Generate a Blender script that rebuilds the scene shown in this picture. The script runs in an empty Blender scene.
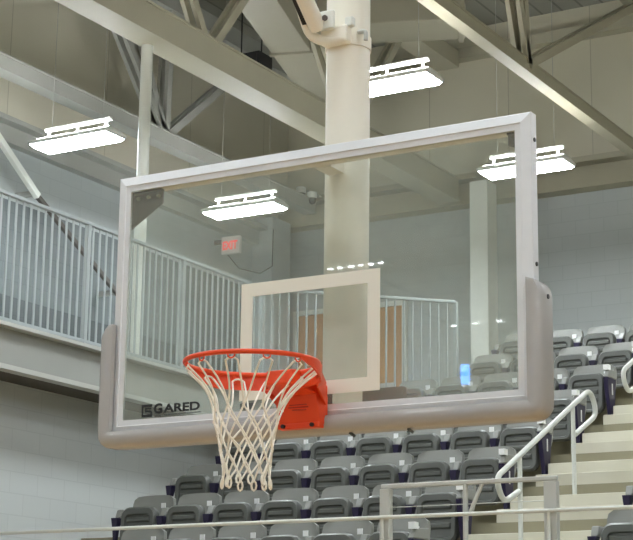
import bpy, bmesh, math, random
from mathutils import Vector, Matrix
random.seed(4)
S = bpy.context.scene
COL = S.collection
PI = math.pi

# ------------------------------------------------------------------ materials
def lin(c):
    return tuple(((v/255)/12.92 if v/255 <= .04045 else ((v/255+.055)/1.055)**2.4) for v in c) + (1,)

def mat(name, rgb, rough=.5, metal=0., spec=.5, noise=0., nscale=8., emit=None, estr=0., bump=0., coat=0.):
    m = bpy.data.materials.new(name); m.use_nodes = True
    nt = m.node_tree; b = nt.nodes['Principled BSDF']
    b.inputs['Roughness'].default_value = rough
    b.inputs['Metallic'].default_value = metal
    b.inputs['Specular IOR Level'].default_value = spec
    b.inputs['Coat Weight'].default_value = coat
    c = lin(rgb)
    b.inputs['Base Color'].default_value = c
    if noise or bump:
        geo = nt.nodes.new('ShaderNodeTexCoord')
        n = nt.nodes.new('ShaderNodeTexNoise'); n.inputs['Scale'].default_value = nscale
        n.inputs['Detail'].default_value = 5
        nt.links.new(geo.outputs['Object'], n.inputs['Vector'])
        if noise:
            r = nt.nodes.new('ShaderNodeMapRange')
            r.inputs['To Min'].default_value = 1-noise; r.inputs['To Max'].default_value = 1+noise
            nt.links.new(n.outputs['Fac'], r.inputs['Value'])
            mx = nt.nodes.new('ShaderNodeVectorMath'); mx.operation = 'SCALE'
            mx.inputs[0].default_value = c[:3]
            nt.links.new(r.outputs['Result'], mx.inputs['Scale'])
            nt.links.new(mx.outputs['Vector'], b.inputs['Base Color'])
        if bump:
            bp = nt.nodes.new('ShaderNodeBump'); bp.inputs['Strength'].default_value = bump
            bp.inputs['Distance'].default_value = .01
            nt.links.new(n.outputs['Fac'], bp.inputs['Height'])
            nt.links.new(bp.outputs['Normal'], b.inputs['Normal'])
    if emit:
        b.inputs['Emission Color'].default_value = lin(emit)
        b.inputs['Emission Strength'].default_value = estr
    return m

def brickmat(name, rgb, mortar, axis, bw, bh, msize, rough=.6, offset=.5, noise=.05, bump=.3):
    """block / panel pattern in world metres; axis = normal axis of the surface ('x','y','z')"""
    m = bpy.data.materials.new(name); m.use_nodes = True
    nt = m.node_tree; b = nt.nodes['Principled BSDF']; L = nt.links.new
    b.inputs['Roughness'].default_value = rough
    g = nt.nodes.new('ShaderNodeNewGeometry')
    sp = nt.nodes.new('ShaderNodeSeparateXYZ'); L(g.outputs['Position'], sp.inputs[0])
    cb = nt.nodes.new('ShaderNodeCombineXYZ')
    a = {'x': ('Y', 'Z'), 'y': ('X', 'Z'), 'z': ('Y', 'X')}[axis]
    L(sp.outputs[a[0]], cb.inputs[0]); L(sp.outputs[a[1]], cb.inputs[1])
    br = nt.nodes.new('ShaderNodeTexBrick')
    br.offset = offset; br.inputs['Scale'].default_value = 1
    br.inputs['Brick Width'].default_value = bw; br.inputs['Row Height'].default_value = bh
    br.inputs['Mortar Size'].default_value = msize; br.inputs['Mortar Smooth'].default_value = .3
    c = lin(rgb)
    br.inputs['Color1'].default_value = c
    br.inputs['Color2'].default_value = tuple(v*(1-noise) for v in c[:3])+(1,)
    br.inputs['Mortar'].default_value = lin(mortar)
    L(cb.outputs[0], br.inputs['Vector'])
    n = nt.nodes.new('ShaderNodeTexNoise'); n.inputs['Scale'].default_value = 1.3; n.inputs['Detail'].default_value = 6
    L(g.outputs['Position'], n.inputs['Vector'])
    r = nt.nodes.new('ShaderNodeMapRange'); r.inputs['To Min'].default_value = 1-noise; r.inputs['To Max'].default_value = 1+noise
    L(n.outputs['Fac'], r.inputs['Value'])
    mx = nt.nodes.new('ShaderNodeVectorMath'); mx.operation = 'SCALE'
    L(br.outputs['Color'], mx.inputs[0]); L(r.outputs['Result'], mx.inputs['Scale'])
    L(mx.outputs['Vector'], b.inputs['Base Color'])
    bp = nt.nodes.new('ShaderNodeBump'); bp.inputs['Strength'].default_value = bump; bp.inputs['Distance'].default_value = .004
    bp.invert = True
    L(br.outputs['Fac'], bp.inputs['Height']); L(bp.outputs['Normal'], b.inputs['Normal'])
    return m

def glassmat(name, tint):
    m = bpy.data.materials.new(name); m.use_nodes = True
    nt = m.node_tree; nt.nodes.clear(); L = nt.links.new
    out = nt.nodes.new('ShaderNodeOutputMaterial')
    tr = nt.nodes.new('ShaderNodeBsdfTransparent'); tr.inputs['Color'].default_value = tint
    gl = nt.nodes.new('ShaderNodeBsdfGlossy'); gl.inputs['Roughness'].default_value = .015
    df = nt.nodes.new('ShaderNodeBsdfDiffuse'); df.inputs['Color'].default_value = (.62, .66, .6, 1)
    geo = nt.nodes.new('ShaderNodeNewGeometry')
    ior = nt.nodes.new('ShaderNodeMapRange'); ior.inputs['To Min'].default_value = 1.52; ior.inputs['To Max'].default_value = 1/1.52
    L(geo.outputs['Backfacing'], ior.inputs['Value'])
    fr = nt.nodes.new('ShaderNodeFresnel'); L(ior.outputs['Result'], fr.inputs['IOR'])
    mx = nt.nodes.new('ShaderNodeMixShader'); L(fr.outputs['Fac'], mx.inputs['Fac']); L(tr.outputs[0], mx.inputs[1]); L(gl.outputs[0], mx.inputs[2])
    # milky reflection haze painted on the glass as diffuse, cloudy in patches
    tc = nt.nodes.new('ShaderNodeTexCoord'); n = nt.nodes.new('ShaderNodeTexNoise'); n.inputs['Scale'].default_value = 2.2; n.inputs['Detail'].default_value = 6
    L(tc.outputs['Object'], n.inputs['Vector'])
    r = nt.nodes.new('ShaderNodeMapRange'); r.inputs['From Min'].default_value = .35; r.inputs['From Max'].default_value = .7
    r.inputs['To Min'].default_value = .10; r.inputs['To Max'].default_value = .23
    L(n.outputs['Fac'], r.inputs['Value'])
    m2 = nt.nodes.new('ShaderNodeMixShader'); L(r.outputs['Result'], m2.inputs['Fac']); L(mx.outputs[0], m2.inputs[1]); L(df.outputs[0], m2.inputs[2])
    L(m2.outputs[0], out.inputs['Surface'])
    return m

M = {}
M['floor'] = brickmat('maple_floor', (204, 168, 120), (156, 122, 84), 'z', 1.2, .057, .0012, rough=.28, noise=.12, bump=.05)
M['block_pale'] = brickmat('painted_block_pale', (208, 212, 210), (198, 202, 200), 'x', .406, .203, .006, rough=.55, noise=.03, bump=.12)
M['block_gray_x'] = brickmat('painted_block_gray_x', (174, 180, 179), (166, 172, 171), 'x', .406, .203, .006, rough=.55, noise=.03, bump=.12)
M['block_gray'] = brickmat('painted_block_gray', (180, 185, 183), (171, 176, 174), 'y', .406, .203, .006, rough=.55, noise=.03, bump=.12)
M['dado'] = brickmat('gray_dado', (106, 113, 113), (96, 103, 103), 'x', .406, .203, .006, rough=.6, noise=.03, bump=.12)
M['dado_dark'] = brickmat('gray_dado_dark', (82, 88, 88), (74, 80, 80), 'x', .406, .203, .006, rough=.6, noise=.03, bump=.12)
M['tan_y'] = brickmat('tan_panel_y', (200, 196, 175), (172, 168, 149), 'y', 1.25, 30, .008, rough=.8, offset=0, noise=.05)
M['tan_x'] = brickmat('tan_panel_x', (202, 198, 180), (172, 168, 150), 'x', 1.9, 30, .008, rough=.8, offset=0, noise=.05)
M['deck'] = brickmat('roof_deck', (150, 150, 140), (120, 120, 112), 'z', 40, .3, .02, rough=.8, offset=0, noise=.04)
M['steel'] = mat('cream_painted_steel', (176, 172, 152), .5, noise=.05, nscale=3)
M['steel_gray'] = mat('gray_painted_steel', (158, 159, 152), .5, noise=.05, nscale=3)
M['steel_tan'] = mat('tan_painted_steel', (168, 163, 142), .55, noise=.05, nscale=3)
M['mast'] = mat('cream_mast_paint', (244, 239, 224), .38, noise=.06, nscale=4)
M['white_paint'] = mat('white_painted_tube', (228, 230, 222), .4, noise=.03)
M['alu'] = mat('brushed_aluminium', (226, 228, 230), .42, metal=.15, noise=.04, nscale=20)
M['glass'] = glassmat('board_glass', (.955, .975, .955, 1))
M['target'] = mat('target_white', (238, 236, 222), .6)
M['pad'] = mat('taupe_pad', (176, 174, 171), .33, noise=.03, nscale=6, bump=.04, spec=.6, coat=.8)
M['orange'] = mat('orange_enamel', (240, 78, 34), .35, noise=.05, nscale=12)
M['orange_dark'] = mat('orange_print', (190, 50, 22), .5)
M['black'] = mat('black_metal', (26, 26, 27), .45)
M['decal'] = mat('dark_decal', (40, 42, 42), .6)
M['decal_mid'] = mat('grey_decal', (78, 82, 80), .6)
M['dark_bar'] = mat('dark_bronze_steel', (88, 78, 72), .5)
M['net'] = mat('cream_cord', (252, 248, 236), .8, noise=.08, nscale=60)
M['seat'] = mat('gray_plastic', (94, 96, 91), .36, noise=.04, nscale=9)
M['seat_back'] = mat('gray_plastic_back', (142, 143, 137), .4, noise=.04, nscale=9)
M['purple'] = mat('purple_enamel', (36, 29, 60), .4)
M['plate'] = mat('white_plate', (240, 240, 238), .4)
M['concrete'] = mat('pale_concrete', (212, 208, 190), .7, noise=.05, nscale=5)
M['concrete_dark'] = mat('tan_concrete_riser', (150, 144, 120), .8, noise=.06, nscale=5)
M['rail'] = mat('galvanised_rail', (196, 197, 190), .4, metal=.2, noise=.03)
M['rail_pale'] = mat('pale_handrail', (214, 216, 208), .4, noise=.03)
M['picket'] = mat('gray_picket', (166, 173, 173), .4, noise=.03)
M['wood'] = mat('brown_door_wood', (186, 134, 76), .5, noise=.12, nscale=5)
M['door_frame'] = mat('pale_door_frame', (222, 222, 214), .5)
M['lens'] = mat('lamp_lens', (255, 255, 255), .5, emit=(241, 249, 255), estr=30)
M['uplens'] = mat('lamp_upper_lens', (255, 255, 255), .5, emit=(250, 253, 255), estr=24)
M['lamp_body'] = mat('lamp_housing', (232, 234, 230), .35, noise=.02)
M['sign_white'] = mat('sign_housing', (225, 218, 212), .5)
M['sign_red'] = mat('exit_red', (235, 40, 40), .5, emit=(255, 90, 80), estr=.35)
M['screen'] = mat('lit_screen', (60, 120, 200), .4, emit=(70, 150, 255), estr=14)
M['duct'] = mat('duct_paint', (152, 148, 130), .5, noise=.05, nscale=3)
M['soffit'] = mat('brown_soffit', (92, 88, 82), .8)  # dark brown carries the shade under the slab and on the lower strut
M['dark'] = mat('dark_void', (34, 33, 32), .8)

# ------------------------------------------------------------------ helpers
def link(name, bm, m, parent=None, smooth=False, bevel=0, segs=2):
    me = bpy.data.meshes.new(name)
    bmesh.ops.recalc_face_normals(bm, faces=bm.faces)
    bm.to_mesh(me); bm.free()
    if isinstance(m, (list, tuple)):
        for q in m: me.materials.append(q)
    else: me.materials.append(m)
    o = bpy.data.objects.new(name, me); COL.objects.link(o)
    if parent: o.parent = parent
    if smooth:
        for p in me.polygons: p.use_smooth = True
        me.set_sharp_from_angle(angle=math.radians(40))
    if bevel:
        md = o.modifiers.new('bevel', 'BEVEL'); md.width = bevel; md.segments = segs; md.limit_method = 'ANGLE'; md.angle_limit = math.radians(35)
    return o

def empty(name, loc, label, cat, group=None, rz=0):
    o = bpy.data.objects.new(name, None); COL.objects.link(o); o.location = loc; o.rotation_euler = (0, 0, rz)
    o.empty_display_size = .1
    return tag(o, label, cat, group)

def tag(o, label=None, cat=None, group=None):
    if label: o['label'] = label
    if cat: o['category'] = cat
    if group: o['group'] = group
    return o

def struct(name, bm, m):
    o = link(name, bm, m); o['kind'] = 'structure'; return o

def BM(): return bmesh.new()

def box(bm, x0, x1, y0, y1, z0, z1):
    v = [bm.verts.new(p) for p in ((x0,y0,z0),(x1,y0,z0),(x1,y1,z0),(x0,y1,z0),(x0,y0,z1),(x1,y0,z1),(x1,y1,z1),(x0,y1,z1))]
    for f in ((0,3,2,1),(4,5,6,7),(0,1,5,4),(1,2,6,5),(2,3,7,6),(3,0,4,7)):
        bm.faces.new([v[i] for i in f])
    return v

def frame_of(d, up=Vector((0,0,1))):
    d = d.normalized()
    if abs(d.dot(up)) > .98: up = Vector((0,1,0))
    a = d.cross(up).normalized(); b = a.cross(d).normalized()
    return a, b

def beam(bm, p, q, w, h):
    """rectangular bar: w across (horizontal), h in the vertical sense"""
    p = Vector(p); q = Vector(q); a, b = frame_of(q-p)
    vs = []
    for c in (p, q):
        for s, t in ((-1,-1),(1,-1),(1,1),(-1,1)):
            vs.append(bm.verts.new(c + a*(s*w/2) + b*(t*h/2)))
    for f in ((0,1,2,3),(7,6,5,4),(0,4,5,1),(1,5,6,2),(2,6,7,3),(3,7,4,0)):
        bm.faces.new([vs[i] for i in f])

def tube(bm, pts, r, n=10, closed=False, radii=None):
    pts = [Vector(p) for p in pts]; k = len(pts); rings = []
    prev = None
    for i, p in enumerate(pts):
        if closed: d = pts[(i+1) % k]-pts[i-1]
        else: d = pts[min(i+1, k-1)]-pts[max(i-1, 0)]
        d.normalize()
        if prev is None: a, b = frame_of(d)
        else:
            a = (prev - d*prev.dot(d)).normalized(); b = a.cross(d).normalized()
        prev = a
        rr = radii[i] if radii else r
        rings.append([bm.verts.new(p + (a*math.cos(2*PI*j/n)+b*math.sin(2*PI*j/n))*rr) for j in range(n)])
    for i in range(k if closed else k-1):
        A, B = rings[i], rings[(i+1) % k]
        off = 0
        if closed and i == k-1:
            off = min(range(n), key=lambda o: (A[0].co-B[o].co).length)
        for j in range(n):
            bm.faces.new((A[j], A[(j+1) % n], B[(j+1+off) % n], B[(j+off) % n]))
    if not closed:
        bm.faces.new(rings[0]); bm.faces.new(rings[-1])

def arc(pts, r, n=5):
    """round the inner corners of a polyline"""
    pts = [Vector(p) for p in pts]; out = [pts[0]]
    for i in range(1, len(pts)-1):
        a, b, c = pts[i-1], pts[i], pts[i+1]
        u = (a-b); v = (c-b); l = min(r, u.length*.48, v.length*.48)
        s = b+u.normalized()*l; e = b+v.normalized()*l
        for k in range(n+1):
            t = k/n; out.append(s*(1-t)**2 + b*2*t*(1-t) + e*t*t)
    out.append(pts[-1]); return out

def rrect(w, h, r, n=4, rb=None):
    """rounded rectangle outline centred in x, z from 0 to h; r top radius, rb bottom radius"""
    rb = r if rb is None else rb; out = []
    for cx, cz, a0, q in ((w/2-r, h-r, 0, r), (-w/2+r, h-r, 90, r), (-w/2+rb, rb, 180, rb), (w/2-rb, rb, 270, rb)):
        for k in range(n+1):
            a = math.radians(a0+90*k/n); out.append((cx+q*math.cos(a), cz+q*math.sin(a)))
    return out

def loft(bm, loops, cap0=True, cap1=True):
    R = [[bm.verts.new(p) for p in L] for L in loops]
    n = len(R[0])
    for A, B in zip(R, R[1:]):
        for j in range(n):
            bm.faces.new((A[j], A[(j+1) % n], B[(j+1) % n], B[j]))
    if cap0: bm.faces.new(R[0][::-1])
    if cap1: bm.faces.new(R[-1])

def prism(bm, poly, z0, z1):
    loft(bm, [[(x, y, z0) for x, y in poly], [(x, y, z1) for x, y in poly]])

def copy_tree(o, parent=None, loc=None):
    c = o.copy(); COL.objects.link(c)
    if parent: c.parent = parent
    if loc is not None: c.location = loc
    for ch in list(o.children): copy_tree(ch, c)
    return c

# ------------------------------------------------------------------ camera
f = 1725.; cam_d = bpy.data.cameras.new('camera'); cam = bpy.data.objects.new('camera', cam_d); COL.objects.link(cam)
cam_d.sensor_width = 36; cam_d.lens = f*36/633; cam_d.clip_end = 200
yaw, pit, rol = .5344, .2341, .0129
w = Vector((-math.sin(yaw)*math.cos(pit), math.cos(yaw)*math.cos(pit), math.sin(pit)))
r = Vector((math.cos(yaw), math.sin(yaw), 0)); u = r.cross(w)
r2 = r*math.cos(rol)+u*math.sin(rol); u2 = -r*math.sin(rol)+u*math.cos(rol)
cam.matrix_world = Matrix(((r2.x, u2.x, -w.x, 3.2662), (r2.y, u2.y, -w.y, -5.4591), (r2.z, u2.z, -w.z, 1.9614), (0, 0, 0, 1)))
S.camera = cam

# ------------------------------------------------------------------ setting
XL, XR, YB, YF, ZC = -9.9, 17., 15.9, -30., 11.2
bm = BM(); box(bm, XL-.2, XR, YF, YB+.2, -.2, 0); struct('floor', bm, M['floor'])
bm = BM(); box(bm, XL-.2, XR, YF, YB+.2, ZC, ZC+.2); struct('ceiling', bm, M['deck'])
bm = BM(); box(bm, XL-.2, XL, YF, YB, 0, 8.2); struct('wall_left', bm, M['block_gray_x'])
bm = BM(); box(bm, XL-.2, XL, YF, YB, 8.2, ZC); struct('wall_left_upper', bm, M['tan_x'])
bm = BM(); box(bm, XL-.2, XR, YB, YB+.2, 0, 8.6); struct('wall_back', bm, M['block_gray'])
bm = BM(); box(bm, XL-.2, XR, YB, YB+.2, 8.6, ZC); struct('wall_back_upper', bm, M['tan_y'])
bm = BM(); box(bm, XR, XR+.2, YF, YB, 0, ZC); struct('wall_right', bm, M['block_gray_x'])
bm = BM(); box(bm, XL-.2, XR, YF-.2, YF, 0, ZC); struct('wall_front', bm, M['block_gray'])
bm = BM(); box(bm, XL, XL+.02, 2.2, 14.9, 5.06, 7.45); struct('trim_7', bm, M['dado'])  # darker gray band on the left wall behind the railing
bm = BM(); box(bm, XL, XL+.035, 2.2, 14.9, 5.06, 6.3); struct('baseboard_left', bm, M['dado_dark'])  # lower part of that band in a still darker gray
# block wall carrying the elevated walkway
bm = BM(); box(bm, -7.7, -7.5, 3., YB, 0, 4.69); struct('wall_left_lower', bm, M['block_pale'])
# walkway slab + chamfered corner landing
poly = [(XL, 2.2), (-7.0, 2.2), (-7.0, 10.72), (-5.31, 12.37), (-5.31, YB), (XL, YB)]
bm = BM(); prism(bm, poly, 4.72, 5.06); struct('floor_walkway', bm, M['steel_gray'])
bm = BM(); box(bm, -7.02, -6.9, 2.2, 10.74, 4.655, 4.70)
struct('trim_1', bm, M['rail'])
bm = BM(); box(bm, -7.7, -7.02, 2.2, 10.74, 4.69, 4.72); struct('trim_8', bm, M['soffit'])  # underside sheet, the shadow below the walkway put into its colour
bm = BM(); box(bm, -7.03, -6.90, 2.2, 10.72, 5.05, 5.085); struct('trim_2', bm, M['rail'])
# roof-edge beams on the walls
bm = BM(); box(bm, XL, XL+.12, YF, YB-.3, 8.1, 8.34); box(bm, XL, XL+.26, YF, YB-.3, 8.3, 8.36); struct('trim_3', bm, M['steel_gray'])
bm = BM(); box(bm, XL, XR, YB-.25, YB, 8.50, 8.72); box(bm, XL, XR, YB-.32, YB, 8.84, 8.92); box(bm, XL, XR, YB-.12, YB, 8.72, 8.84); struct('trim_4', bm, M['steel_tan'])
bm = BM(); box(bm, -8.2, XR, YB-.18, YB, 10.70, 10.86); struct('trim_5', bm, M['steel'])
# corner pilaster and right column
bm = BM(); box(bm, XL, XL+.34, 14.95, 15.45, 5.06, 8.5); struct('wall_pilaster', bm, M['block_gray_x'])
bm = BM(); box(bm, -6.44, -6.18, 15.0, 15.3, 5.06, 8.6); struct('wall_column', bm, M['white_paint'])
# seating terraces: one solid stepped body
def P(k): return 3.71+.40*(k-4)
def YE(k): return 9.1+.88*(k-4)
bm = BM()
for k in range(1, 9):
    x0 = -7.5 if k <= 6 else -5.29
    y1 = YE(k+1) if k < 8 else YB
    y0 = YE(k) if k > 1 else 6.3
    if k < 6: box(bm, x0, XR, y0, y1, 0, P(k))
    elif k == 6:
        box(bm, x0, XR, y0, y1, 0, P(k))
    else: box(bm, x0, XR, y0, y1, 0, P(k))
struct('floor_terrace', bm, M['concrete_dark'])
bm = BM(); box(bm, -7.5, XR, 6.15, 6.3, 0, 2.85); struct('wall_parapet', bm, M['block_gray'])
bm = BM(); box(bm, -7.5, XR, 6.12, 6.33, 2.85, 2.9); struct('trim_6', bm, M['rail'])
# aisle steps
for k in range(2, 9):
    b_ = BM()
    y0, y1, z = YE(k)-.88, YE(k), P(k-1)
    # two blocks per row standing on terrace k-1, front block low, rear block high
    y_b, y_a = y0+.27, y0+.565
    box(b_, -3.12, -1.86, y_b, y1-.001, z+.001, z+.143)
    box(b_, -3.12, -1.86, y_a, y1-.001, z+.143, z+.28)
    o = link('aisle_step', b_, M['concrete'], bevel=.006)
    tag(o, ['', '', 'lowest pair of pale concrete aisle steps just behind the guard rail',
        'second pair of pale aisle steps up from the guard rail', 'third pair of pale aisle steps, beside the foot of the curved handrail',
        'fourth pair of pale aisle steps, right of the curved handrail top', 'fifth pair of pale aisle steps, near the second handrail',
        'sixth pair of pale aisle steps, high in the aisle', 'topmost pair of pale aisle steps, at the last seat row'][k], 'steps', 'pale concrete steps up the seating aisle')

# double door in the back wall
def door():
    x0, x1, z0, z1 = -9.66, -7.92, 5.06, 7.2
    fr = BM(); yb = YB-.06
    box(fr, x0-.07, x0, yb, YB-.001, z0, z1+.07); box(fr, x1, x1+.07, yb, YB-.001, z0, z1+.07); box(fr, x0, x1, yb, YB-.001, z1, z1+.07)
    o = link('door_1', fr, M['door_frame']); o['kind'] = 'structure'
    xm = (x0+x1)/2
    for a, b in ((x0, xm-.01), (xm+.01, x1)):
        lf = BM(); box(lf, a+.01, b-.01, YB-.045, YB-.002, z0+.01, z1-.005)
        l = link('door_leaf', lf, M['wood'], o, bevel=.004)
        pb = BM(); box(pb, a+.08, b-.08, YB-.10, YB-.075, z0+.95, z0+1.02); box(pb, a+.1, a+.14, YB-.08, YB-.046, z0+.95, z0+1.02); box(pb, b-.14, b-.1, YB-.08, YB-.046, z0+.95, z0+1.02)
        link('push_bar', pb, M['rail'], l)
door()

# ------------------------------------------------------------------ railings
def railing(pts, zb, zt, label, posts):
    root = empty('walkway_railing', pts[0]+(zb,), label, 'railing')
    inv = Matrix.Translation(-Vector(pts[0]+(zb,)))
    A, B = Vector(pts[0]+(0,)), Vector(pts[1]+(0,)); d = (B-A); L = d.length; d.normalize(); n = Vector((-d.y, d.x, 0))
    rot = Matrix.Identity(4)
    def local(bm_): bmesh.ops.transform(bm_, matrix=inv, verts=bm_.verts); return bm_
    b_ = BM(); beam(b_, A+Vector((0,0,zt-.018)), B+Vector((0,0,zt-.018)), .05, .036); link('top_rail', local(b_), M['picket'], root, bevel=.008)
    b_ = BM(); beam(b_, A+Vector((0,0,zb+.06)), B+Vector((0,0,zb+.06)), .045, .03); link('bottom_rail', local(b_), M['picket'], root)
    b_ = BM(); k = int(L/.105)
    for i in range(k+1):
        c = A+d*(L*i/k)
        beam(b_, c+Vector((0,0,zb+.07)), c+Vector((0,0,zt-.03)), .011, .024) if abs(d.y) > .9 else beam(b_, c+Vector((0,0,zb+.07)), c+Vector((0,0,zt-.03)), .018, .018)
    link('picket_infill', local(b_), M['picket'], root)
    for t in posts:
        c = A+d*(L*t); b_ = BM(); box(b_, c.x-.025, c.x+.025, c.y-.025, c.y+.025, zb, zt-.02)
        link('post', local(b_), M['picket'], root, bevel=.004)
    return root
railing(((-6.98, 2.6), (-6.98, 10.70)), 5.06, 6.31, 'long grey picket railing along the raised walkway on the left wall', [.02, .214, .405, .6, .8, .995])
railing(((-6.93, 10.76), (-5.36, 12.31)), 5.06, 6.31, 'short grey picket railing across the walkway corner in front of the brown doors', [.0, .5, 1])

# ------------------------------------------------------------------ roof steel
def truss(x, zb, y0, y1, label, fans, cw, ch, zt=10.6, hang=None, mt='steel', ww=.10):
    root = empty('roof_truss', (x, y0, zb), label, 'roof truss')
    b_ = BM()
    beam(b_, (0, .002, ch/2), (0, y1-y0-.002, ch/2), cw*.9, ch-.03)
    beam(b_, (0, 0, .012), (0, y1-y0, .012), cw, .024); beam(b_, (0, 0, ch-.012), (0, y1-y0, ch-.012), cw, .024)
    link('bottom_chord', b_, M[mt], root)
    b_ = BM(); beam(b_, (0, 0, zt-zb), (0, y1-y0, zt-zb), cw, .25); link('top_chord', b_, M[mt], root)
    for yn, ends in fans:
        for ye in ends:
            b_ = BM()
            beam(b_, (-ww*.6, yn-y0, ch*.6), (-ww*.6, ye-y0, zt-zb-.08), ww*.5, ww)
            beam(b_, (ww*.6, yn-y0, ch*.6), (ww*.6, ye-y0, zt-zb-.08), ww*.5, ww)
            link('web_member', b_, M[mt], root)
    return root
truss(-7.0, 8.5, 3.0, 15.5, 'thick cream roof truss crossing above and behind the mast', [(6.2, [4.8, 7.6]), (12.6, [11.2, 14.0]), (9.4, [8.2, 10.8])], .34, .34)
truss(-9.25, 8.62, 4.0, 15.5, 'thinner grey roof truss nearest the left wall, above the leftmost lamp', [(7.0, [5.6, 6.6, 8.6]), (11.75, [10.2, 10.75, 11.8, 13.9])], .2, .2, mt='steel_gray')
truss(-3.88, 8.44, 3.0, 15.5, 'cream roof truss crossing the upper right corner', [(11.0, [10.3, 10.75, 14.6])], .15, .16, mt='steel_tan')
# diagonal braces lying on the upper walls
def brace(p, q, wd, label, m='steel_tan'):
    b_ = BM(); beam(b_, p, q, wd, wd*.6); return tag(link('roof_brace', b_, M[m]), label, 'brace')
# rectangular duct and black opening
b_ = BM()
root = empty('air_duct', (-7.3, 10.2, 9.75), 'wide cream air duct slanting across the roof left of the mast', 'duct')
beam(b_, (.75, -1.0, 0), (-1.0, 4.6, 0), .5, .34); link('duct_run', b_, M['duct'], root, bevel=.01)
b_ = BM(); beam(b_, (-.06, 1.6, 0), (-.08, 1.66, 0), .56, .40); link('flange', b_, M['duct'], root)
root = empty('ceiling_speaker', (-7.88, 11.7, 9.42), 'black box hanging in the roof just left of the mast clamp', 'speaker')
b_ = BM(); box(b_, -.22, .22, -.16, .16, -.2, .16); link('cabinet', b_, M['dark'], root, bevel=.02)
b_ = BM(); box(b_, -.19, .19, -.175, -.16, -.17, .13); link('grille', b_, M['black'], root)
b_ = BM(); tube(b_, [(-.15, 0, .15), (-.15, 0, 1.7)], .01, 6); tube(b_, [(.15, 0, .15), (.15, 0, 1.7)], .01, 6); link('hanger', b_, M['black'], root)
# big branch duct at top centre right of mast
root = empty('air_duct', (-5.65, 12.2, 9.95), 'broad pale duct box above the lamp right of the mast', 'duct')
b_ = BM(); beam(b_, (-1.3, -.35, .0), (.35, .25, .0), .7, .45); link('duct_run', b_, M['duct'], root, bevel=.015)
b_ = BM(); beam(b_, (.30, .23, 0), (.36, .26, 0), .76, .51); link('flange', b_, M['duct'], root)

# column that carries the left truss
b_ = BM(); root = empty('roof_column', (-7.1, 8.47, 5.06), 'white roof column rising behind the top left corner of the backboard', 'column')
tube(b_, [(0, 0, .02), (0, 0, 3.44)], .062, 20); link('tube', b_, M['white_paint'], root, smooth=True)
b_ = BM(); box(b_, -.11, .11, -.11, .11, 0, .02); link('base_plate', b_, M['white_paint'], root)
# white diagonal strut at the far left, shade on its lower part painted dark
st_ = empty('wall_strut', (-9.6, 9.78, 7.5), 'white and grey diagonal strut sloping down the left wall, behind the railing', 'strut')
b_ = BM(); beam(b_, (0, -1.5, 1.05), (0, 0, 0), .07, .08); link('upper_section', b_, M['white_paint'], st_, bevel=.01)
b_ = BM(); beam(b_, (0, 0, 0), (0, 1.75, -.92), .05, .06); link('lower_section', b_, M['soffit'], st_, bevel=.008)
for y_, z_ in ((-1.4, .98), (-.05, .03), (1.6, -.84)):
    b_ = BM(); box(b_, -.29, -.02, y_-.03, y_+.03, z_-.03, z_+.03); link('wall_bracket', b_, M['steel_gray'], st_)

# exit sign with its bracket and cable
root = empty('exit_sign', (-9.6, 13.95, 7.72), 'small red and white exit sign on the left wall above the railing', 'exit sign')
b_ = BM(); box(b_, -.15, .15, -.03, .03, 0, .25); link('sign_housing', b_, M['sign_white'], root, bevel=.008)
def text_mesh(s, size, m, name, parent, loc, xs=1., off=.0, depth=.001, rot=(PI/2, 0, 0)):
    cu = bpy.data.curves.new(name, 'FONT'); cu.body = s; cu.size = size; cu.offset = off; cu.extrude = depth
    o = bpy.data.objects.new('tmp', cu); COL.objects.link(o)
    dg = bpy.context.evaluated_depsgraph_get(); me = bpy.data.meshes.new_from_object(o.evaluated_get(dg))
    COL.objects.unlink(o); bpy.data.objects.remove(o)
    me.transform(Matrix.Rotation(rot[0], 4, 'X') @ Matrix.Diagonal((xs, 1, 1, 1)))
    me.materials.clear(); me.materials.append(m)
    t = bpy.data.objects.new(name, me); COL.objects.link(t); t.parent = parent; t.location = loc
    return t
text_mesh('EXIT', .165, M['sign_red'], 'sign_lettering', root, (-.13, -.032, .065), xs=.72, off=.006)
b_ = BM(); box(b_, -.28, -.15, -.015, .015, .16, .22); link('wall_bracket', b_, M['black'], root)
b_ = BM(); tube(b_, [(-9.75, 14.0, 7.80), (-9.70, 14.3, 7.6), (-9.60, 14.7, 7.6), (-9.54, 14.93, 7.75), (-9.54, 14.94, 8.3)], .007, 8)
tag(link('sign_cable', b_, M['black'], smooth=True), 'thin dark cable looping from the exit sign to the corner pilaster', 'cable')
# two dome cameras
for i, (x, y) in enumerate(((-9.33, 15.35), (-9.14, 15.35))):
    root = empty('dome_camera', (x, y, 9.0-.1*i), ['left one of the two small dark dome cameras under the back roof beam', 'right one of the two small dark dome cameras under the back roof beam'][i], 'camera', 'dark dome cameras')
    b_ = BM()
    loft(b_, [[(q*math.cos(t*PI/6), q*math.sin(t*PI/6), z) for t in range(12)] for q, z in ((.07, 0), (.075, -.05), (.07, -.09))]); link('mount', b_, M['lamp_body'], root, smooth=True)
    b_ = BM()
    loft(b_, [[(q*math.cos(t*PI/6), q*math.sin(t*PI/6), z) for t in range(12)] for q, z in ((.068, -.09), (.062, -.13), (.04, -.165), (.01, -.178))]); link('dome', b_, M['black'], root, smooth=True)
    b_ = BM(); beam(b_, (0, 0, -.01), (0, YB-.26-y, -.01), .04, .03); link('arm', b_, M['steel_gray'], root)

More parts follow.
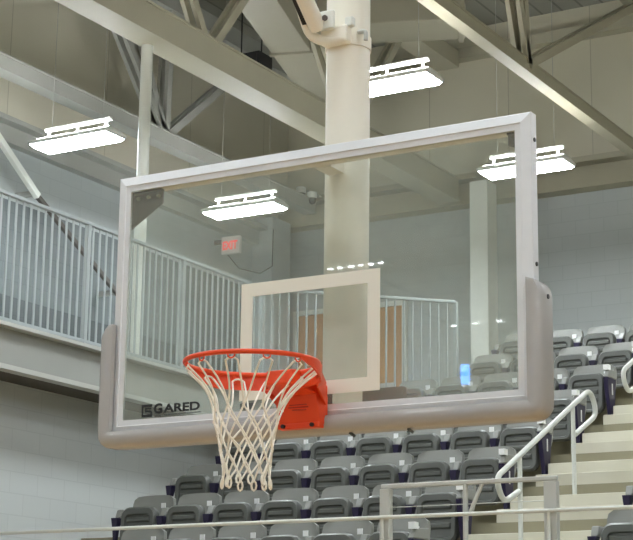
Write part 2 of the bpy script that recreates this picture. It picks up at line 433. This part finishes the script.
# ------------------------------------------------------------------ lamps
def lamp(loc, label, group):
    root = empty('high_bay_lamp', loc, label, 'lamp', group); root.scale = (.89, .88, 1)
    b_ = BM()
    loft(b_, [[(-.60, -.21, .0), (.60, -.21, .0), (.60, .21, .0), (-.60, .21, .0)], [(-.61, -.22, .03), (.61, -.22, .03), (.61, .22, .03), (-.61, .22, .03)],
              [(-.58, -.10, .085), (.58, -.10, .085), (.58, .10, .085), (-.58, .10, .085)]])
    link('housing', b_, M['lamp_body'], root, bevel=.006)
    b_ = BM(); loft(b_, [[(-.585, -.195, -.001), (.585, -.195, -.001), (.585, .195, -.001), (-.585, .195, -.001)], [(-.56, -.17, -.028), (.56, -.17, -.028), (.56, .17, -.028), (-.56, .17, -.028)]]); link('lens', b_, M['lens'], root)
    b_ = BM(); box(b_, -.56, -.03, -.095, .095, .0855, .089); box(b_, .03, .56, -.095, .095, .0855, .089); link('upper_lens', b_, M['uplens'], root)
    b_ = BM(); beam(b_, (-.5, 0, .2), (.52, 0, .2), .05, .03); link('mounting_channel', b_, M['lamp_body'], root)
    for x in (-.45, 0, .45):
        b_ = BM(); beam(b_, (x, 0, .08), (x, 0, .19), .02, .03); link('bracket', b_, M['lamp_body'], root)
    b_ = BM(); tube(b_, [(-.4, 0, .21), (-.4, 0, 3.48)], .004, 5); tube(b_, [(.4, 0, .21), (.4, 0, 3.48)], .004, 5); link('suspension_wire', b_, M['steel_gray'], root)
    return root
L0 = lamp((-8.3, 8.85, 7.72), 'lit lamp at the far left, hanging over the walkway railing', 'lit high bay lamps in view')
for loc, lb in (((-8.2, 12.12, 7.72), 'lit lamp seen through the glass left of the mast, above the exit sign'), ((-4.42, 8.85, 7.72), 'lit lamp just right of the mast, above the backboard'),
                ((-4.36, 12.12, 7.72), 'lit lamp crossed by the right edge of the backboard frame')):
    c = copy_tree(L0, loc=loc); c['label'] = lb
far = []
for x in (-8.3, -4.4, -.5, 3.4, 7.3, 11.2):
    for y in (5.6, -1.2, -8., -14.8 if x > -8 else None, -22. if x > -8 else None):
        if y is None: continue
        far.append((x, y))
for x in (-.5, 3.4, 7.3): far += [(x, 12.1)]
for x, y in far:
    c = copy_tree(L0, loc=(x, y, 7.72)); c['label'] = 'ceiling lamp over the court outside the picture'; c['group'] = 'court lamps outside the picture'

for (x, y, n_, ln, gap) in ((-8.84, -16.1, 6, .075, .17), (-9.05, -20.7, 3, .11, .43)):
    root = empty('strip_lamp', (x, y, 7.93), 'slim strip lamp with six small lit windows, mirrored just above the white target square' if n_ == 6 else 'slim strip lamp with three spaced lit windows, mirrored at the right of the glass', 'lamp')
    hw_ = gap*(n_-1)/2
    b_ = BM(); box(b_, -hw_-ln, hw_+ln, -.05, .05, 0, .05); link('housing', b_, M['lamp_body'], root, bevel=.005)
    for i in range(n_):
        b_ = BM(); c_ = -hw_+gap*i; box(b_, c_-ln/2, c_+ln/2, -.03, .03, -.004, 0); link('lens', b_, M['lens'], root)
    b_ = BM(); tube(b_, [(0, 0, .05), (0, 0, 3.27)], .006, 6); link('suspension_wire', b_, M['steel_gray'], root)

# small lit screen on the left wall far behind the camera (mirrored in the glass)
root = empty('wall_screen', (-9.35, -20.9, 7.1), 'small blue lit screen on a wall arm, seen only as a reflection in the glass', 'screen')
b_ = BM(); box(b_, -.1, .1, -.03, .03, -.19, .19); link('screen_case', b_, M['black'], root)
b_ = BM(); box(b_, -.085, .085, .03, .034, -.17, .17); link('display', b_, M['screen'], root)
b_ = BM(); box(b_, -.55, -.1, -.015, .015, -.02, .02); link('arm', b_, M['black'], root)

# ------------------------------------------------------------------ backboard
B0 = Vector((0, 0, 2.896)); W, H = .917, 1.070
bb = empty('basketball_hoop', B0, 'glass basketball backboard in a pale metal frame with grey edge padding and an orange rim', 'basketball hoop')
prof = [(0, .055), (0, .012), (.004, .009), (.038, .0), (.041, .005), (.0625, .005), (.0625, .0078), (.05, .0078), (.05, .034), (.03, .034), (.03, .055)]
loops = []
for s, y in prof:
    loops.append([(-W+s, y, s), (W-s, y, s), (W-s, y, H-s), (-W+s, y, H-s)])
b_ = BM(); R = [[b_.verts.new(p) for p in L] for L in loops]
for i in range(len(R)):
    A, Bq = R[i], R[(i+1) % len(R)]
    for j in range(4): b_.faces.new((A[j], A[(j+1) % 4], Bq[(j+1) % 4], Bq[j]))
fr = link('frame', b_, M['alu'], bb)
b_ = BM()
for z in (.06, .52): 
    for sx in (-1, 1):
        for k in range(1):
            tube(b_, [(sx*W, .035, z+.45), (sx*(W+.004), .035, z+.45)], .008, 10)
link('screw', b_, M['black'], fr)
b_ = BM(); box(b_, -W+.051, W-.051, .008, .020, .051, H-.051); pane = link('glass_pane', b_, M['glass'], bb)
# white shooter's square
b_ = BM(); bw, t, z0, z1, yy = .3048, .052, .101, .5585, .0065
o_ = [(-bw, z0), (bw, z0), (bw, z1), (-bw, z1)]; i_ = [(-bw+t, z0+t), (bw-t, z0+t), (bw-t, z1-t), (-bw+t, z1-t)]
Lp = [[(x, yy, z) for x, z in o_], [(x, yy, z) for x, z in i_], [(x, .0078, z) for x, z in i_], [(x, .0078, z) for x, z in o_]]
R = [[b_.verts.new(p) for p in L] for L in Lp]
for i in range(4):
    A, Bq = R[i], R[(i+1) % 4]
    for j in range(4): b_.faces.new((A[j], A[(j+1) % 4], Bq[(j+1) % 4], Bq[j]))
tag(link('target_square', b_, M['target'], pane), 'white painted rectangle on the glass')
# maker's mark lower left: square emblem + lettering
b_ = BM()
def lb(x0, x1, z0, z1): box(b_, x0, x1, .0066, .0078, z0, z1)
ex, ez, s = -.762, .069, .050
lb(ex, ex+s, ez+s-.010, ez+s); lb(ex, ex+s, ez, ez+.010); lb(ex, ex+.007, ez+.007, ez+s-.007); lb(ex+s-.007, ex+s, ez+.007, ez+.022)
lb(ex+.022, ex+s-.007, ez+.019, ez+.026); lb(ex+.015, ex+.022, ez+.019, ez+.036); lb(ex+.022, ex+s-.004, ez+.030, ez+.036)
link('emblem', b_, M['decal'], pane)
text_mesh('G', .052, M['black'], 'logo_lettering', pane, (-.704, .0072, .082), xs=1.1, off=.0022, depth=.0006)
text_mesh('ARED', .045, M['black'], 'logo_lettering', pane, (-.655, .0072, .083), xs=1.5, off=.0014, depth=.0006)
b_ = BM(); lb(-.70, -.668, .066, .073); link('underline_mark', b_, M['decal_mid'], pane)
b_ = BM(); lb(-.655, -.48, .072, .075); link('underline_mark', b_, M['decal_mid'], pane)
b_ = BM(); lb(-.30, -.235, .068, .092); link('small_sticker', b_, M['decal_mid'], pane)
# padding: one U-shaped wrap swept round the lower edge
def pad_section(pos, out, isend=0.):
    # section: s along 'out' (0 = frame outer edge), y depth
    sec = [(-.020, -.002), (-.018, -.022), (-.004, -.028), (.030, -.026), (.043, -.014), (.047, .004), (.047, .062), (.0, .066), (0.0, .056), (-.001, .0)]
    return [Vector((pos[0], y, pos[1])) + Vector((out[0], 0, out[1]))*s for s, y in sec]
path = []
zl, zr = .445, .445
def side(sx, top):
    p = []
    for k in range(5):       # rounded top end: shrink the section towards the frame edge
        pass
    return p
pts = []
pts.append(((-W, .452), (-1, 0), .12)); pts.append(((-W, .447), (-1, 0), .45)); pts.append(((-W, .435), (-1, 0), .72)); pts.append(((-W, .415), (-1, 0), .92)); pts.append(((-W, .39), (-1, 0), 1.))
pts.append(((-W, .2), (-1, 0), 1)); pts.append(((-W, .03), (-1, 0), 1))
for a in (20, 45, 70): pts.append(((-W+.012*(1-math.sin(math.radians(90-a))), .012*(1-math.sin(math.radians(a)))), (-math.cos(math.radians(a)), -math.sin(math.radians(a))), 1))
n = 12
for i in range(n+1): pts.append(((-W+.03+(2*W-.06)*i/n, 0), (0, -1), 1))
for a in (70, 45, 20): pts.append(((W-.012*(1-math.sin(math.radians(90-a))), .012*(1-math.sin(math.radians(a)))), (math.cos(math.radians(a)), -math.sin(math.radians(a))), 1))
pts += [((W, .03), (1, 0), 1), ((W, .2), (1, 0), 1), ((W, .39), (1, 0), 1), ((W, .415), (1, 0), .92), ((W, .435), (1, 0), .72), ((W, .447), (1, 0), .45), ((W, .452), (1, 0), .12)]
lo = []
for pos, out, sc in pts:
    L = pad_section(pos, out)
    base = Vector((pos[0], .03, pos[1]))
    if sc < 1:
        sec2 = []
        for v in L:
            d = v-base; s_out = d.dot(Vector((out[0], 0, out[1])))
            nv = v - Vector((out[0], 0, out[1]))*max(0, s_out+.018)*(1-sc)
            sec2.append(nv)
        L = sec2
    lo.append(L)
b_ = BM(); loft(b_, lo)
pad_o = tag(link('edge_padding', b_, M['pad'], bb, smooth=True), 'grey moulded padding round the lower edge')
for sx in (-1, 1):
    b_ = BM(); tube(b_, [(sx*(W+.0465), .022, .385), (sx*(W+.050), .022, .385)], .009, 14); link('padding_screw', b_, M['black'], pad_o)
for x in (.18, .42):
    b_ = BM(); tube(b_, [(x, .01, -.047), (x+.02, .01, -.062)], .006, 6); link('padding_tie', b_, M['decal_mid'], pad_o)
# rear corner gussets
for sx in (-1, 1):
    g = [(-.905, 1.012), (-.742, 1.012), (-.742, .962), (-.905, .862)] if sx < 0 else [(.905, 1.012), (.80, 1.012), (.80, .975), (.905, .94)]
    b_ = BM(); loft(b_, [[(x, .070, z) for x, z in g], [(x, .078, z) for x, z in g]])
    box(b_, *( (-.905, -.74) if sx < 0 else (.80, .905)), .056, .078, 1.012, 1.02)
    gs = link('corner_gusset', b_, M['dark_bar'], bb)
    b_ = BM()
    for k in range(3): tube(b_, [(sx*(.76+.05*k), .060, .992), (sx*(.76+.05*k), .071, .992)], .008, 8)
    if sx < 0: link('bolt', b_, M['steel'], gs)
    else: b_.free()

# rim ----------------------------------------------------------------
RZ = 3.056; RC = Vector((0, -.381, RZ))
b_ = BM(); rr = .2375
tube(b_, [(rr*math.cos(2*PI*i/72), rr*math.sin(2*PI*i/72), 0) for i in range(72)], .009, 12, closed=True); rim = link('rim', b_, M['orange'], bb, smooth=True); rim.location = RC-B0; rim['label'] = 'orange steel ring'
# brace band under the rear half of the ring
b_ = BM(); A = []
for i in range(49):
    a = math.radians(-14+208*i/48); k = min(1, min(i, 48-i)/9)
    z1 = -.004; z0 = -.012-.045*k
    A.append([((rr+.004)*math.cos(a), (rr+.004)*math.sin(a), z1), ((rr+.002)*math.cos(a), (rr+.002)*math.sin(a), z0), ((rr+.010)*math.cos(a), (rr+.010)*math.sin(a), z0), ((rr+.012)*math.cos(a), (rr+.012)*math.sin(a), z1)])
loft(b_, A); link('brace_band', b_, M['orange'], rim, smooth=False)
# hooks
for k in range(12):
    a = math.radians(15+30*k); b_ = BM(); h = []
    for q in range(7):
        t = math.radians(-90+30*q) if False else math.radians(180*q/6)
        a2 = a+(math.cos(t))*.055
        h.append(((rr-.002)*math.cos(a2), (rr-.002)*math.sin(a2), -.009-.013*math.sin(t)))
    tube(b_, h, .0028, 6); link('net_hook', b_, M['orange'], rim, smooth=True)
# housing: neck, hood and front plate (local y: board face is at +.381)
Yb = .381
b_ = BM()
def lo4(y, x, z0, z1): return [(-x, y, z0), (x, y, z0), (x, y, z1), (-x, y, z1)]
loft(b_, [lo4(Yb-.20, .055, -.045, .006), lo4(Yb-.13, .080, -.06, .010), lo4(Yb-.05, .090, -.078, -.012), lo4(Yb-.004, .094, -.085, -.030)])
link('hood', b_, M['orange'], rim, bevel=.006)
for sx in (-1, 1):
    b_ = BM(); 
    c = [(sx*.185, .15, 0), (sx*.115, Yb-.11, 0), (sx*.102, Yb-.03, -.03)]
    top = [(x, y, z+.009) for i, (x, y, z) in enumerate(c)]; bot = [(x, y, z-.035-.02*i) for i, (x, y, z) in enumerate(c)]
    loop1 = top+bot[::-1]; loop2 = [(x-sx*.008, y, z) for x, y, z in loop1]
    loft(b_, [loop1, loop2]); link('side_gusset', b_, M['orange'], rim)
b_ = BM(); loft(b_, [[(-.088, Yb-.085, -.066), (.088, Yb-.085, -.066), (.095, Yb-.003, -.066), (-.095, Yb-.003, -.066)],
                     [(-.090, Yb-.052, -.178), (.090, Yb-.052, -.178), (.096, Yb-.003, -.178), (-.096, Yb-.003, -.178)]])
fp = link('front_plate', b_, M['orange'], rim, bevel=.006)
b_ = BM(); loft(b_, [lo4(Yb-.060, .088, -.190, -.170), lo4(Yb-.003, .092, -.190, -.170)]); link('bottom_lip', b_, M['orange'], rim, bevel=.003)
b_ = BM()
for sx in (-1, 1): tube(b_, [(sx*.062, Yb-.060, -.180), (sx*.062, Yb-.069, -.180)], .008, 8)
link('bolt', b_, M['black'], rim)
b_ = BM()
for k, (xa, xb, z) in enumerate(((-.03, .045, -.105), (-.035, .05, -.114), (-.02, .04, -.123))):
    yy = Yb-.085+.033*(-.062-z)/.123
    box(b_, xa, xb, yy-.0016, yy+.001, z-.002, z+.002)
link('label_print', b_, M['orange_dark'], rim)

# net ------------------------------------------------------------------
nr = random.Random(7); N = 12
lev = [(-.165, .124), (-.212, .113), (-.262, .102), (-.312, .092), (-.36, .086), (-.402, .083)]
def node(l, k):
    z, rad = lev[l]; off = .5 if l % 2 == 0 else 0.
    g = random.Random(l*97+(k % N)*13)
    a = math.radians(15+30*((k % N)+off)) + g.uniform(-.06, .06)
    rad *= 1+g.uniform(-.05, .05)
    return Vector((rad*math.cos(a)-.02, rad*math.sin(a)+.01*l/5, z+g.uniform(-.008, .008)))
b_ = BM()
cr = .0036
def cord(a, b, sag=.0, out=0.):
    a = Vector(a); b = Vector(b); pts = []
    for i in range(6):
        t = i/5; p = a.lerp(b, t); s = math.sin(PI*t); 
        rad = Vector((p.x, p.y, 0)).normalized(); pts.append(p+rad*out*s+Vector((0, 0, -sag*s)))
    tube(b_, pts, cr, 6)
for k in range(N):
    a = math.radians(15+30*k); top = []
    for s in (-1, 1):
        a2 = a+s*.095
        top.append(Vector((.232*math.cos(a2), .232*math.sin(a2), -.028)))
    nL, nR = node(0, k-1), node(0, k)
    # inverted U through the hook, one leg to each neighbouring knot
    L = []
    for t in [i/6 for i in range(7)]: 
        p = nL.lerp(top[0], t); rad = Vector((p.x, p.y, 0)).normalized(); L.append(p - rad*.018*math.sin(PI*t))
    mid = Vector((.233*math.cos(a), .233*math.sin(a), -.019))
    Rr = []
    for t in [i/6 for i in range(7)]:
        p = top[1].lerp(nR, t); rad = Vector((p.x, p.y, 0)).normalized(); Rr.append(p - rad*.018*math.sin(PI*t))
    tube(b_, L+[(top[0]+mid)/2+Vector((0,0,.003)), mid, (top[1]+mid)/2+Vector((0,0,.003))]+Rr, cr, 6)
    for l in range(len(lev)-1):
        if l % 2 == 0: cord(node(l, k), node(l+1, k)); cord(node(l, k), node(l+1, k+1))
        else: cord(node(l, k), node(l+1, k)); cord(node(l, k), node(l+1, k-1))
    # bottom loops
    p, q = node(5, k), node(5, k+1); c = (p+q)/2
    g = random.Random(k+50)
    rad = Vector((p.x, p.y, 0)).normalized()
    tw = Vector((-rad.y, rad.x, 0))
    loop = []
    for i in range(9):
        t = i/8*2*PI; loop.append(p+tw*.009*math.sin(t)+Vector((0, 0, -.017*(1-math.cos(t))))+rad*.004*math.sin(t*.5))
    tube(b_, loop, cr*1.15, 6)
for l in range(len(lev)):
    for k in range(N):
        bmesh.ops.create_icosphere(b_, subdivisions=1, radius=.0062, matrix=Matrix.Translation(node(l, k)))
net = link('basketball_net', b_, M['net'], smooth=True); net.location = RC
tag(net, 'white cord basketball net hanging from the orange rim', 'net')

# mast -----------------------------------------------------------------
MY = .29
ms = empty('backstop_mast', (0, MY, 2.95), 'thick cream steel mast holding the backboard from the roof', 'mast')
b_ = BM(); tube(b_, [(0, 0, .135), (0, 0, 8.24)], .089, 40); link('mast_tube', b_, M['mast'], ms, smooth=True)
b_ = BM(); tube(b_, [(.01, 0, -.045), (.01, 0, .135)], .058, 24); link('lower_tube', b_, M['mast'], ms, smooth=True)
b_ = BM(); box(b_, -.19, .205, .09, .12, .075, .125); link('mounting_bar', b_, M['dark_bar'], ms)
for z, hwid in ((-.03, .3), (.985, .85)):
    b_ = BM(); beam(b_, (-hwid, -MY+.08, z), (hwid, -MY+.08, z), .045, .04); link('cross_arm', b_, M['mast'], ms, bevel=.005)
    b_ = BM(); beam(b_, (0, -.05, z), (0, -MY+.10, z), .07, .05); link('support_arm', b_, M['mast'], ms)
# seam on mast
b_ = BM(); tube(b_, [(0, 0, 1.50), (0, 0, 1.555)], .094, 40); cl = link('clamp_band', b_, M['mast'], ms, smooth=True)
b_ = BM(); box(b_, -.06, .065, -.13, -.08, 1.495, 1.57); link('clamp_block', b_, M['mast'], ms, bevel=.012)
for q in ((-.045, .02, -.165, -.14, 1.545, 1.625), (.05, .085, -.12, -.09, 1.56, 1.60)):
    b_ = BM(); box(b_, *q); link('clamp_lug', b_, M['white_paint'], ms, bevel=.006)
b_ = BM(); tube(b_, [(-.012, -.167, 1.59), (-.012, -.175, 1.59)], .012, 10); link('bolt', b_, M['dark_bar'], ms)
b_ = BM(); tube(b_, arc([(.08, -.06, 1.55), (.115, -.06, 1.55), (.115, -.06, 1.51)], .03), .009, 10); link('hook', b_, M['rail'], ms, smooth=True)
b_ = BM(); tube(b_, [(-.055, -.15, 1.56), (-.055, -3.6, 4.45), (-.055, -8.0, 8.2)], .034, 20); link('diagonal_brace', b_, M['mast'], ms, smooth=True)
b_ = BM(); tube(b_, arc([(-.115, -.20, 1.66), (-.105, -.13, 1.54), (-.02, -.115, 1.505), (.05, -.11, 1.515)], .06), .020, 12); link('u_bracket', b_, M['mast'], ms, smooth=True)
b_ = BM(); beam(b_, (-.085, -.17, 1.585), (-.085, -.50, 1.90), .05, .03); link('black_strap', b_, M['black'], ms)

# ------------------------------------------------------------------ seats
def make_chair():
    root = empty('stadium_seat', (0, 0, 0), '', 'seat', 'grey flip-up stadium seats')
    # backrest: gently curved shell, wider at top, thickness .03, rolled edge
    b_ = BM(); nx, nz = 12, 10; rows_f, rows_b = [], []
    outl = []
    def hw(t):    # half width at height t 0..1
        b = .185+.055*min(1, t/.35)
        if t > .72:
            q = (t-.72)/.28; b -= .05*(1-math.sqrt(max(0, 1-q*q)))
        return b
    for iz in range(nz+1):
        t = iz/nz; z = .36+.43*t; y0 = .20+.075*t; F = []; G = []
        for ix in range(nx+1):
            s = -1+2*ix/nx; x = s*hw(t); dish = .03*(1-s*s)
            zz = z - (.014*abs(s)**3 if iz == nz else 0)
            F.append(b_.verts.new((x, y0-.022*(abs(s)**4)-.0+dish*.6, zz))); G.append(b_.verts.new((x*.985, y0+.03+dish*.6-.01*(t > .99), zz-.004*(iz == nz))))
        rows_f.append(F); rows_b.append(G)
    for iz in range(nz):
        for ix in range(nx):
            b_.faces.new((rows_f[iz][ix], rows_f[iz][ix+1], rows_f[iz+1][ix+1], rows_f[iz+1][ix]))
            b_.faces.new((rows_b[iz][ix], rows_b[iz+1][ix], rows_b[iz+1][ix+1], rows_b[iz][ix+1]))
        for ix in (0, nx):
            b_.faces.new((rows_f[iz][ix], rows_f[iz+1][ix], rows_b[iz+1][ix], rows_b[iz][ix]))
    for iz in (0, nz):
        for ix in range(nx): b_.faces.new((rows_f[iz][ix], rows_f[iz][ix+1], rows_b[iz][ix+1], rows_b[iz][ix]))
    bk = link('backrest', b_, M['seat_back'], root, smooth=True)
    b_ = BM(); box(b_, -.16, .16, .235, .238+.02, .655, .664); bmesh.ops.translate(b_, verts=b_.verts, vec=(0, -.012, 0)); b_.free()
    # folded seat pan, underside facing forward: raised rim, sunken ribbed panel
    b_ = BM()
    def ring(w_, h_, rad, y, z0, lean=.10):
        return [(x, y+(z+z0-.2)*lean, z+z0) for x, z in rrect(w_, h_, rad, 4, rad*.9)]
    loft(b_, [ring(.37, .40, .07, .035, .235), ring(.40, .43, .085, .02, .22), ring(.405, .435, .085, -.03, .2175), ring(.37, .40, .075, -.055, .235),
              ring(.30, .33, .05, -.052, .255), ring(.285, .31, .045, -.025, .265)])
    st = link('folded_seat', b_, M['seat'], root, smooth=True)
    b_ = BM()
    for i in range(3):
        z = .335+.085*i; y = -.025+(z-.2)*.10
        loft(b_, [[(-.137, y, z), (.137, y, z), (.137, y, z+.055), (-.137, y, z+.055)], [(-.125, y-.016, z+.014), (.125, y-.016, z+.014), (.125, y-.016, z+.040), (-.125, y-.016, z+.040)]])
    link('seat_rib', b_, M['seat'], st)
    # left support standard
    b_ = standard_bm(); bmesh.ops.translate(b_, verts=b_.verts, vec=(-.265, 0, 0)); link('support_standard', b_, M['purple'], root, bevel=.004)
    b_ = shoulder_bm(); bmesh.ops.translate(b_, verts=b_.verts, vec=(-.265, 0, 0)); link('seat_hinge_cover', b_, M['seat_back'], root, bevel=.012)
    b_ = BM(); box(b_, .13, .180, .186, .195, .652, .700); pl = link('number_plate', b_, M['plate'], root)
    b_ = BM(); box(b_, .140, .147, .1865, .1885, .664, .692); box(b_, .157, .164, .1865, .1885, .664, .692); b_.free()
    return root
def standard_bm():
    b_ = BM()
    loft(b_, [[(-.016, -.03, 0), (.016, -.03, 0), (.016, .03, 0), (-.016, .03, 0)], [(-.014, -.015, .30), (.014, -.015, .30), (.014, .02, .30), (-.014, .02, .30)],
              [(-.024, -.02, .44), (.024, -.02, .44), (.024, .03, .44), (-.024, .03, .44)], [(-.037, -.03, .555), (.037, -.03, .555), (.037, .06, .555), (-.037, .06, .555)]])
    return b_
def shoulder_bm():
    b_ = BM()
    loft(b_, [[(-.030, .02, .558), (.030, .02, .558), (.030, .17, .558), (-.030, .17, .558)], [(-.035, .06, .64), (.035, .06, .64), (.035, .19, .64), (-.035, .19, .64)]])
    return b_
def end_panel(parent, x):
    b_ = BM()
    loft(b_, [[(x-.02, -.05, 0), (x+.02, -.05, 0), (x+.02, .06, 0), (x-.02, .06, 0)], [(x-.02, -.05, .22), (x+.02, -.05, .22), (x+.02, .06, .22), (x-.02, .06, .22)],
              [(x-.022, -.10, .42), (x+.022, -.10, .42), (x+.022, .10, .42), (x-.022, .10, .42)], [(x-.025, -.13, .575), (x+.025, -.13, .575), (x+.025, .12, .575), (x-.025, .12, .575)]])
    e = link('end_standard', b_, M['purple'], parent, bevel=.006)
    b_ = BM(); loft(b_, [[(x-.03, -.13, .58), (x+.03, -.13, .58), (x+.03, .14, .58), (x-.03, .14, .58)], [(x-.022, -.06, .665), (x+.022, -.06, .665), (x+.022, .17, .68), (x-.022, .17, .68)]])
    link('end_cap', b_, M['seat_back'], parent, bevel=.01)
    b_ = BM(); box(b_, x+.021, x+.029, -.012, .012, .40, .52); link('emblem_plate', b_, M['plate'], e, bevel=.005)
    b_ = BM(); box(b_, x-.03, x+.028, -.11, -.04, .655, .71); link('row_plate', b_, M['plate'], parent)
proto = make_chair()
X0 = -6.87; SP = .53
rowname = {1: 'front row half hidden by the low rail', 2: 'second row from the bottom', 3: 'third row from the bottom', 4: 'fourth row from the bottom, under the backboard',
           5: 'fifth row, partly behind the backboard padding', 6: 'sixth row, seen through the glass', 7: 'seventh row, by the right frame edge', 8: 'topmost row'}
ordn = ['first', 'second', 'third', 'fourth', 'fifth', 'sixth', 'seventh']
used = False
for k in range(1, 9):
    idx = range(7) if k <= 5 else (range(2, 7) if k == 6 else range(3, 7))
    if k == 1: idx = range(1, 7)
    for n_, i in enumerate(idx):
        loc = (X0+SP*(i+.5), YE(k)+.60, P(k))
        if not used: c = proto; c.location = loc; used = True
        else: c = copy_tree(proto, loc=loc)
        last = (i == 6)
        if last: end_panel(c, .265)
        nm = ordn[n_]
        c['label'] = 'grey flip-up seat beside the aisle, %s' % rowname[k] if last else ('leftmost grey flip-up seat, %s' % rowname[k] if n_ == 0 else '%s grey flip-up seat from the left, %s' % (nm, rowname[k]))
        c['group'] = 'grey seats left of the aisle, '+rowname[k]
for k in (1, 2):
    c = copy_tree(proto, loc=(-1.72+.265+(0.06 if k == 1 else 0.02), YE(k)+.60, P(k)))
    c['label'] = ['', 'grey flip-up seat right of the aisle at the bottom right corner, front row', 'grey flip-up seat right of the aisle, second row, cut by the picture edge'][k]
    c['group'] = 'grey seats right of the aisle'

# ------------------------------------------------------------------ guard rail + handrails
gr = empty('guard_rail', (-3.02, 6.22, 2.9), 'pale square-post guard rail in front of the seats at the foot of the aisle', 'guard rail')
def g(bm_): bmesh.ops.translate(bm_, verts=bm_.verts, vec=(3.02, -6.22, -2.9)); return bm_
b_ = BM(); beam(b_, (-3.04, 6.22, 3.42), (-1.59, 6.22, 3.42), .04, .035); link('top_rail', g(b_), M['rail'], gr, bevel=.008)
for x, wd in ((-3.0, .085), (-1.64, .10)):
    b_ = BM(); box(b_, x-wd/2, x+wd/2, 6.19, 6.25, 2.9, 3.40); link('post', g(b_), M['rail'], gr, bevel=.004)
b_ = BM(); tube(b_, [(-2.33, 6.22, 2.9), (-2.33, 6.22, 3.41)], .02, 12); tube(b_, [(-2.19, 6.22, 3.41), (-2.29, 6.22, 3.2)], .016, 10); link('middle_post', g(b_), M['rail'], gr, smooth=True)
b_ = BM(); tube(b_, [(-2.95, 6.22, 3.26), (-1.69, 6.22, 3.26)], .004, 6); link('wire', g(b_), M['rail'], gr)
lr = empty('low_rail', (-7.4, 6.16, 2.9), 'long low pale pipe rail running along the bottom of the seating', 'rail')
b_ = BM(); tube(b_, [(0, 0, .277), (12, 0, .285)], .015, 12); link('pipe', b_, M['rail_pale'], lr, smooth=True)
for x in (.05, 4.4, 5.76, 10.2):
    b_ = BM(); tube(b_, [(x, 0, 0), (x, 0, .28)], .012, 10); link('post', b_, M['rail_pale'], lr, smooth=True)

def handrail(x, dy, dz, label):
    hr = empty('aisle_handrail', (x, 7.95+dy, 3.31+dz), label, 'handrail')
    def h(bm_): bmesh.ops.translate(bm_, verts=bm_.verts, vec=(-x, -7.95, -3.31)); return bm_
    b_ = BM()
    pth = arc([(x, 7.739, 3.514), (x, 7.424, 3.391), (x, 7.286, 3.578), (x, 9.397, 4.624), (x, 9.554, 4.407), (x, 9.002, 4.150)], .15, 6)
    tube(b_, pth, .024, 14); link('rail_loop', h(b_), M['rail_pale'], hr, smooth=True)
    for y, zb, zt in ((7.769, 3.054, 3.80), (8.962, 3.592, 4.40)):
        b_ = BM(); tube(b_, [(x, y, zb+.0), (x, y, zt)], .020, 12); link('post', h(b_), M['rail_pale'], hr, smooth=True)
handrail(-2.57, 0, 0, 'pale curved aisle handrail on two posts, left side of the lower steps')
handrail(-2.57, 2.95, 1.34, 'pale curved aisle handrail higher up at the right picture edge')

# ------------------------------------------------------------------ world + view
wd = bpy.data.worlds.new('world'); S.world = wd; wd.use_nodes = True
wd.node_tree.nodes['Background'].inputs['Color'].default_value = (.6, .65, .7, 1); wd.node_tree.nodes['Background'].inputs['Strength'].default_value = .0
vs = S.view_settings; vs.view_transform = 'Standard'; vs.look = 'None'; vs.gamma = 1; vs.use_curve_mapping = False; vs.exposure = 1.34
